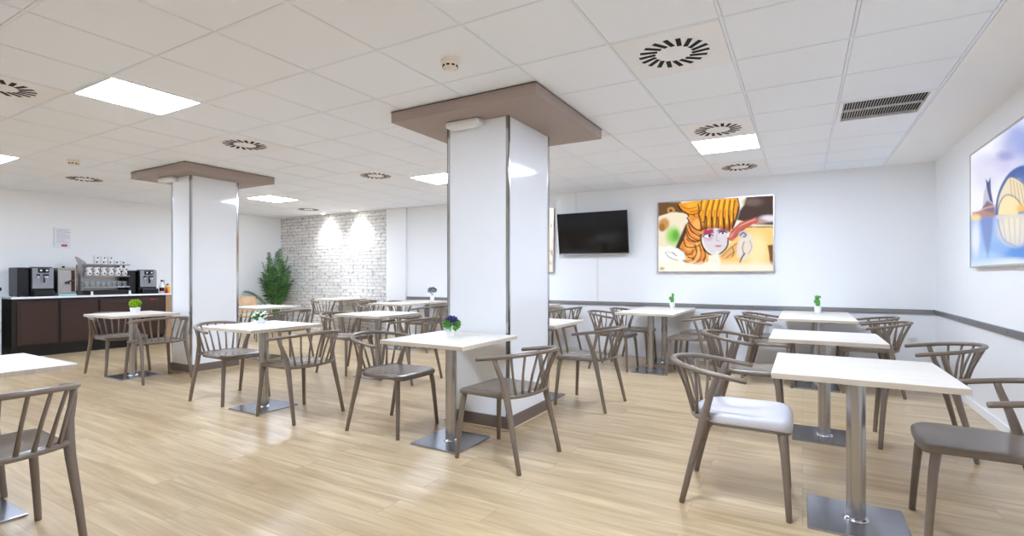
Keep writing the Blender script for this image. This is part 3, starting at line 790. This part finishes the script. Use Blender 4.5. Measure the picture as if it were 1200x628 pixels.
def waterside(X, Y):
    p = Paint(X, Y, (240, 240, 252))
    rnd = random.Random(4)
    for cx, cy, rx, ry, col in ((150, 200, 80, 40, (206, 204, 236)), (215, 130, 60, 40, (190, 192, 232)), (110, 240, 50, 50, (222, 220, 240)), (240, 90, 60, 50, (170, 178, 226)), (310, 120, 90, 90, (150, 168, 224)), (330, 20, 120, 50, (214, 218, 244)), (180, 165, 30, 18, (164, 164, 214))):
        p.ell(cx, cy, rx, ry, col, .95)
    p.ell(252, 388, 112, 188, (66, 98, 166), .03); p.ell(262, 300, 60, 60, (96, 128, 190), .9)
    p.poly([(40, 386), (420, 376), (420, 640), (40, 640)], (158, 190, 238), 6)
    for cx, cy, rx, ry, col in ((240, 520, 70, 40, (92, 150, 226)), (320, 470, 110, 70, (84, 142, 222)), (110, 540, 50, 30, (170, 202, 244)), (200, 560, 60, 18, (214, 228, 250)), (70, 470, 14, 60, (228, 232, 246)), (150, 500, 40, 20, (140, 182, 238)), (230, 420, 30, 14, (196, 214, 240))):
        p.ell(cx, cy, rx, ry, col, .9)
    # reflection of the domed hall
    p.ell(215, 432, 66, 66, (226, 220, 212), .35); p.ell(205, 425, 36, 40, (238, 228, 206), .6)
    for k in range(5): p.stroke([(168+k*22, 395), (182+k*16, 486)], 3, (176, 186, 206))
    p.stroke([(148, 392), (170, 470), (215, 496)], 4, (140, 158, 200))
    p.poly([(84, 388), (136, 388), (128, 470), (114, 540), (98, 470)], (116, 136, 196), 10, .85)
    # generic domed hall
    p.poly([(146, 384), (150, 322), (172, 268), (196, 240), (230, 248), (262, 280), (300, 372)], (236, 222, 190), 4)
    for k in range(6): p.stroke([(196+k*12, 250+k*6), (204+k*14, 330+k*4)], 3, (190, 160, 110))
    p.stroke([(146, 380), (152, 320), (174, 268), (198, 242), (240, 262), (275, 310), (292, 368)], 6, (80, 104, 160))
    p.poly([(150, 382), (158, 340), (180, 312), (212, 318), (240, 350), (250, 378)], (246, 226, 176), 4)
    p.stroke([(150, 380), (158, 340), (180, 310), (214, 318), (240, 352), (250, 378)], 4, (96, 112, 150))
    p.ell(240, 360, 20, 14, (246, 190, 90), .8); p.poly([(225, 372), (300, 360), (300, 380), (225, 384)], (110, 140, 200), 4)
    p.poly([(146, 386), (300, 372), (300, 392), (146, 398)], (226, 214, 196), 6, .8)
    # slender hall on the left
    p.poly([(92, 380), (100, 300), (112, 262), (128, 300), (140, 380)], (198, 190, 214), 4)
    p.poly([(106, 250), (116, 262), (124, 244), (126, 300), (134, 340), (122, 330), (112, 290)], (70, 80, 132), 4)
    p.poly([(86, 370), (112, 330), (140, 348), (140, 384), (86, 386)], (134, 104, 120), 5); p.stroke([(70, 384), (100, 360), (138, 350)], 5, (214, 180, 176))
    p.poly([(58, 374), (92, 366), (140, 376), (140, 390), (58, 394)], (176, 134, 128), 6)
    p.ell(70, 392, 18, 12, (250, 214, 150), .9)
    p.poly([(40, 555), (420, 545), (420, 640), (40, 640)], (226, 236, 252), 30, .8)
    return p.c
def lightbox(name, lab, org, ux, W, Hh, painter, conv, nu=170, nv=112, est=1.0):
    """org: lower-left corner of the face; ux: direction along the face; normal comes towards the room"""
    ux = Vector(ux); nrm = Vector((0, 0, 1)).cross(ux)*-1
    nrm = ux.cross(Vector((0, 0, 1)))
    t = thing('lightbox_picture', lab, 'picture', org)
    def Q(a, b, d): return tuple(ux*a+Vector((0, 0, b))+nrm*d)
    def bx(m, a0, a1, b0, b1, d0, d1, mi=0):
        vs = [Q(a, b, d) for d in (d0, d1) for b in (b0, b1) for a in (a0, a1)]
        m.add(vs, [(0, 1, 3, 2), (4, 6, 7, 5), (0, 4, 5, 1), (2, 3, 7, 6), (0, 2, 6, 4), (1, 5, 7, 3)], mi)
    m = MB(); w = .014; d = .012
    bx(m, 0, W, 0, w, -.048, 0); bx(m, 0, W, Hh-w, Hh, -.048, 0); bx(m, 0, w, w, Hh-w, -.048, 0); bx(m, W-w, W, w, Hh-w, -.048, 0)
    m.build('frame', ALU, t)
    a = np.linspace(w, W-w, nu); b = np.linspace(Hh-w, w, nv)
    A, B = np.meshgrid(a, b)
    P3 = [np.array(org)[i]+ux[i]*A+(B if i == 2 else 0) for i in range(3)]
    col = painter(*conv(*P3))
    vs = [Q(A[j, i], B[j, i], -.006) for j in range(nv) for i in range(nu)]
    fs = [(j*nu+i, (j+1)*nu+i, (j+1)*nu+i+1, j*nu+i+1) for j in range(nv-1) for i in range(nu-1)]
    m = MB(); m.add(vs, fs, 0, True)
    o = m.build('print', attr_material('backlit_print', est, .35), t, auto=False)
    ca = o.data.color_attributes.new('Col', 'FLOAT_COLOR', 'POINT')
    ca.data.foreach_set('color', np.concatenate([col.reshape(-1, 3), np.ones((nu*nv, 1))], 1).ravel().astype(np.float32))
    m = MB(); bx(m, w, W-w, w, Hh-w, -.048, -.012); m.build('backing', WPLAST, t)
    return t
def conv1(x, y, z):
    u, v = design(x, y, z); return (u-760)*5.706, (v-220)*5.706
def conv2(x, y, z):
    u, v = design(x, y, z); return (u-1120)*3.14, (v-130)*3.14
def conv0(x, y, z): return x*100, z*100
def pale_print(X, Y):
    p = Paint(X, Y, (255, 247, 234))
    p.stroke([(-353, 160), (-349, 152), (-347, 160)], 3, (170, 160, 160), 2); p.ell(-351, 200, 3, 2, (190, 190, 200), .5); p.ell(-354, 140, 3, 3, (220, 200, 190), .6)
    p.ell(-430, 180, 50, 34, (236, 220, 190), .8); p.ell(-430, 150, 20, 18, (214, 190, 160), .8)
    return p.c
EST = .40
lightbox('a', 'backlit picture of an orange-haired woman with a white face on the back wall', (-1.822, YB-.05, 1.242), (1, 0, 0), 1.505, 1.012, portrait, conv1, est=EST)
lightbox('b', 'backlit blue picture of a domed building over water on the right wall', (XR-.05, 5.87, 1.258), (0, -1, 0), 1.505, 0.995, waterside, conv2, est=EST)
lightbox('c', 'backlit pale picture mostly hidden behind the near column', (-4.985, YB-.05, 1.242), (1, 0, 0), 1.505, 1.04, pale_print, conv0, 60, 40, est=EST)
# wall socket
t = thing('wall_socket', 'white double wall socket low on the back wall, seen between chair arms', 'socket', (1.115, YB, .43))
MB().box(-.045, .045, -.010, -.0005, -.045, .045, 0, .004).build('face_plate', WPLAST, t)
m = MB()
for k in range(2):
    m.box(-.012+k*.016, -.006+k*.016, -.0108, -.0095, -.004, .004)
m.build('socket_holes', BLACK, t)
# notice on the left wall
t = thing('wall_notice', 'small white paper notice with a red stamp on the left wall above the counter', 'notice', (XL+.001, 3.48, 1.80))
MB().box(0, .003, -.115, .105, -.165, .165).build('paper', PAPER, t)
m = MB()
for k in range(7):
    w_ = (.15, .17, .12, .17, .16, .10, .15)[k]
    m.box(.003, .0036, -.075, -.075+w_, .125-k*.032, .133-k*.032)
m.box(.003, .0036, -.112, -.106, -.14, .16)
m.build('text_lines', INK, t)
MB().box(.003, .004, -.015, .06, -.135, -.10).build('red_stamp', REDINK, t)

# ------------------------------------------------------------------ coffee counter
XF = -9.75; Y0, Y1 = 2.70, 4.82; ZW = .885
t = thing('coffee_counter', 'dark brown counter with a white top along the left wall', 'counter', (XL, Y0, 0))
lx = XF-XL; ly = Y1-Y0
MB().box(.002, lx-.02, .015, ly-.10, .16, ZW-.028).build('carcass', BROWND, t)
MB().box(.002, lx+.012, 0, ly, ZW-.028, ZW, 0, .004).build('worktop', WORK, t)
MB().box(.002, lx-.09, .03, ly-.1, 0, .16).build('plinth', BLACK, t)
MB().box(.002, lx, ly-.10, ly, 0, ZW-.028, 0, .002).build('end_panel', TAN, t)
nd = 4; w_ = (ly-.10-.05)/nd
for k in range(nd):
    y0_ = .05+k*w_
    d = MB(); d.box(lx-.02, lx, y0_+.018, y0_+w_-.018, .185, ZW-.075, 0, .004)
    d.box(lx-.002, lx+.004, y0_+.05, y0_+w_-.05, .225, ZW-.115, 0, .003)
    dd = d.build('door', BROWN, t)
m = MB(); m.box(lx+.002, lx+.006, ly-.35, ly-.28, ZW-.105, ZW-.085); m.box(lx+.002, lx+.006, ly-.26, ly-.24, ZW-.105, ZW-.09)
m.build('red_sticker', REDP, t)
# espresso machines
def espresso(y0, y1, z1, lab):
    x0, x1 = XL+.06, XF-.15
    t = thing('coffee_machine', lab, 'coffee machine', (x0, y0, ZW), 0, 'black coffee machines on the counter')
    d = x1-x0; w = y1-y0; h = z1-ZW
    MB().box(0, d-.02, 0, w, .0, h-.015, 0, .006).build('body', BLACK, t)
    MB().box(d-.02, d, .012, w-.006, .115, h-.02, 0, .004).build('front_panel', SILVER, t)
    MB().box(d-.06, d+.075, .01, w-.01, 0, .085, 0, .006).build('drip_tray', BLACK, t)
    MB().box(d-.10, d+.012, .0, w-.03, h-.012, h, 0, .004).build('top_cover', BLACK, t)
    m = MB(); m.box(d, d+.014, w*.28, w*.76, h-.088, h-.018, 0, .012); p = m.build('display', BLACK, t)
    m = MB()
    for a in (.36, .62): m.box(d+.014, d+.017, w*a-.002, w*a+.024, h-.065, h-.040, 0, .002)
    m.build('display_buttons', WPLAST, p)
    m = MB()
    for a in (.27, .55, .66):
        m.box(d, d+.05, w*a-.013, w*a+.013, h-.135, h-.108, 0, .004)
    m.box(d, d+.04, w*.52, w*.56, h-.235, h-.13, 0, .003); m.build('spouts', BLACK, t)
    m = MB()
    for a in (.27, .55, .66): m.lathe([(.009, h-.165), (.009, h-.135)], 12, c=(d+.032, w*a, 0))
    m.build('spout_tips', WPLAST, t)
espresso(2.965, 3.23, 1.325, 'black and silver coffee machine at the left end of the counter')
espresso(4.375, 4.65, 1.30, 'black and silver coffee machine at the right end of the counter')
# steel drink dispenser
for y0_, y1_, xf, zt, lab in ((2.825, 2.955, -9.95, 1.315, 'tall black milk cooler box left of the left coffee machine'), (4.245, 4.365, -9.99, 1.285, 'black milk cooler box left of the right coffee machine')):
    t = thing('milk_cooler', lab, 'milk cooler', (XL+.06, y0_, ZW), 0, 'black milk coolers')
    MB().box(0, xf-XL-.06, 0, y1_-y0_, .012, zt-ZW, 0, .006).build('body', BLACK, t)
    MB().box(xf-XL-.06, xf-XL-.052, .006, y1_-y0_-.006, .05, zt-ZW-.01, 0, .003).build('door', BLACK, t)
    m = MB()
    for a in (.03, xf-XL-.09):
        for b in (.02, y1_-y0_-.02): m.lathe([(.012, 0), (.012, .014)], 10, c=(a, b, 0))
    m.build('feet', BLACK, t)
t = thing('drink_dispenser', 'steel hot drink dispenser with black tap beside the left coffee machine', 'dispenser', (XL+.18, 3.275, ZW))
d = .25
MB().box(0, d, 0, .235, .02, .415, 0, .02).build('body', STEEL, t)
MB().box(.0, d+.03, .005, .23, 0, .03, 0, .006).build('drip_tray', TEAL, t)
MB().box(-.005, d+.005, -.005, .24, .405, .432, 0, .008).build('lid', STEEL, t)
MB().lathe([(.018, .43), (.02, .445), (.012, .46), (0, .462)], 16, c=(.12, .115, 0)).build('lid_knob', BLACK, t)
MB().box(d, d+.008, .17, .215, .06, .395, 0, .003).build('level_gauge', BRTUBE, t)
m = MB(); m.tube([(d, .12, .20), (d+.05, .12, .205), (d+.06, .12, .18)], .012, 10); m.tube([(d+.04, .10, .205), (d+.045, .185, .24)], .007, 8); m.build('tap', BLACK, t)
# cup rack
RX0, RX1 = XL+.10, XL+.46; RY0, RY1 = 3.60, 4.235
t = thing('cup_rack', 'steel rack of three shelves with cups and glasses on the counter', 'rack', (RX0, RY0, ZW))
rd = RX1-RX0; rw = RY1-RY0
m = MB(); m.prism([(.12, 0), (.24, 0), (.24, .48), (rd, .50), (rd, .52), (.06, .615), (.0, .62), (.12, .50)], 0, .022)
m.v = [(x, z, y) for x, y, z in m.v]; m.build('side_frame', STEEL, t)
m = MB(); m.prism([(.10, 0), (.17, 0), (.17, .50), (.10, .50)], rw-.010, rw)
m.v = [(x, z, y) for x, y, z in m.v]; m.build('side_frame', BLACK, t)
MB().box(0, rd-.03, .01, rw-.01, 0, .07, 0, .004).build('base_box', BLACK, t)
SHZ = (.125, .305, .49)
for z in SHZ:
    m = MB(); m.box(.02, rd+.01, .010, rw-.010, z-.010, z, 0, .002); m.box(rd+.004, rd+.010, .010, rw-.01, z, z+.008, 0, .001)
    m.build('shelf', STEEL, t)
m = MB(); m.box(.02, .028, .010, rw-.010, .07, .49); m.build('back_panel', STEEL, t)
for ya in (.08, rw-.03):
    MB().lathe([(.016, 0), (.02, .012), (.014, .03), (.018, .06)], 14, c=(rd+.05, ya, 0)).build('front_foot', WPLAST, t)
def cup(loc, lab, group, glass=False, r=.038, h=.07):
    if glass:
        o = thing('drinking_glass', lab, 'glass', loc, 0, group)
        MB().lathe([(r*.75, 0), (r*.8, .002), (r, h), (r*.92, h), (r*.72, .006), (0, .006)], 16).build('tumbler', GLASS, o)
        return o
    o = thing('coffee_cup', lab, 'cup', loc, 0, group)
    MB().lathe([(r*.62, 0), (r*.66, .003), (r*.95, h*.6), (r, h), (r*.92, h), (r*.85, h*.6), (r*.5, .006), (0, .006)], 18).build('bowl', POTW, o)
    m = MB(); m.box(r*.78, r*1.0, -.010, .010, h*.40, h*.76, 0, .002); m.build('emblem', BLACK, o)
    m = MB(); a = [(0, -r*.9, h*.75), (0, -r*1.4, h*.7), (0, -r*1.4, h*.3), (0, -r*.75, h*.25)]; m.tube(a, .0035, 6); m.build('cup_handle', POTW, o)
    return o
cproto = gproto = None
for k in range(6):
    loc = (RX1-.035, RY0+.075+k*.098, ZW+SHZ[1]); lab = 'white coffee cup with a dark emblem in the middle row of the rack'
    if cproto is None: cproto = cup(loc, lab, 'cups in the middle row of the rack')
    else: dup(cproto, 'coffee_cup', loc, 0, lab)
for k in range(6):
    dup(cproto, 'coffee_cup', (RX1-.045, RY0+.085+k*.098, ZW+SHZ[1]+.070), .3, 'white coffee cup stacked in the upper middle row of the rack', 'upper cups in the middle of the rack')
for k in range(5):
    dup(cproto, 'coffee_cup', (RX1-.05, RY0+.17+k*.093, ZW+SHZ[2]), 0, 'white coffee cup on the top shelf of the rack', 'cups on the top shelf of the rack')
for k in range(3):
    dup(cproto, 'coffee_cup', (RX1-.05, RY0+.17+k*.093, ZW+SHZ[2]+.070), .4, 'upper white coffee cup stacked on the top shelf of the rack', 'upper cups on the top shelf of the rack')
for k in range(8):
    loc = (RX1-.04, RY0+.05+k*.074, ZW+SHZ[0]); lab = 'clear glass tumbler on the bottom shelf of the rack'
    if gproto is None: gproto = cup(loc, lab, 'tumblers on the bottom shelf of the rack', True, .032, .095)
    else: dup(gproto, 'drinking_glass', loc, 0, lab)
# bottles
def bottle(loc, lab, h, r, body, cap, band=None):
    t = thing('bottle', lab, 'bottle', loc)
    MB().lathe([(r*.92, 0), (r, .006), (r, h*.55), (r*.9, h*.64), (r*.42, h*.8), (r*.4, h*.9), (0, h*.9)], 20).build('body', body, t)
    MB().lathe([(r*.46, h*.88), (r*.46, h), (0, h)], 16).build('cap', cap, t)
    if band: MB().lathe([(r*1.01, h*.16), (r*1.015, h*.17), (r*1.015, h*.42), (r*1.01, h*.43)], 20).build('label_band', band, t)
bottle((-9.88, 4.715, ZW), 'white bottle with a brown label and dark cap beside the right coffee machine', .235, .038, WPLAST, BLACK, BRTUBE)
bottle((-9.86, 4.80, ZW), 'yellow squeeze bottle at the right end of the counter', .165, .04, YELL, BLACK, None)
bottle((-9.99, 4.795, ZW), 'clear bottle with a grey cap behind the yellow bottle', .23, .034, GLASS, SILVER, None)
bottle((-9.80, 4.755, ZW), 'small red bottle in front, between the white and yellow bottles', .10, .022, REDP, BLACK, None)
# grey appliance cut by the left edge
t = thing('grey_cabinet', 'light grey metal cabinet cut by the left edge, beside the counter', 'cabinet', (-9.98, 2.44, 0))
MB().box(-.25, .25, -.22, .16, .08, .98, 0, .01).build('body', SHADEG, t)
MB().box(-.252, .252, -.222, .162, .98, 1.03, 0, .01).build('top_cover', BLACK, t)
for sx in (-1, 1):
    for sy in (-.18, .12): MB().lathe([(.02, 0), (.02, .08)], 12, c=(sx*.2, sy, 0)).build('foot', BLACK, t)

# ------------------------------------------------------------------ camera, world, colour
w = bpy.data.worlds.new('world'); sc.world = w; w.use_nodes = True
w.node_tree.nodes['Background'].inputs[0].default_value = (.8, .85, .9, 1); w.node_tree.nodes['Background'].inputs[1].default_value = .3
cd = bpy.data.cameras.new('camera'); cam = bpy.data.objects.new('camera', cd); C.objects.link(cam)
cd.sensor_width = 36; cd.lens = F/1200*36; cd.shift_y = 9.72/1200; cd.clip_start = .02
cam.location = (0, 0, CH); cam.rotation_euler = (PI/2, 0, TH)
sc.camera = cam
vs2 = sc.view_settings; vs2.view_transform = 'Standard'; vs2.look = 'None'; vs2.gamma = 1; vs2.use_curve_mapping = False
vs2.exposure = 1.37
sc.cycles.use_denoising = True
sc.cycles.max_bounces = 10; sc.cycles.diffuse_bounces = 8; sc.cycles.glossy_bounces = 5
sc.cycles.sample_clamp_indirect = 6
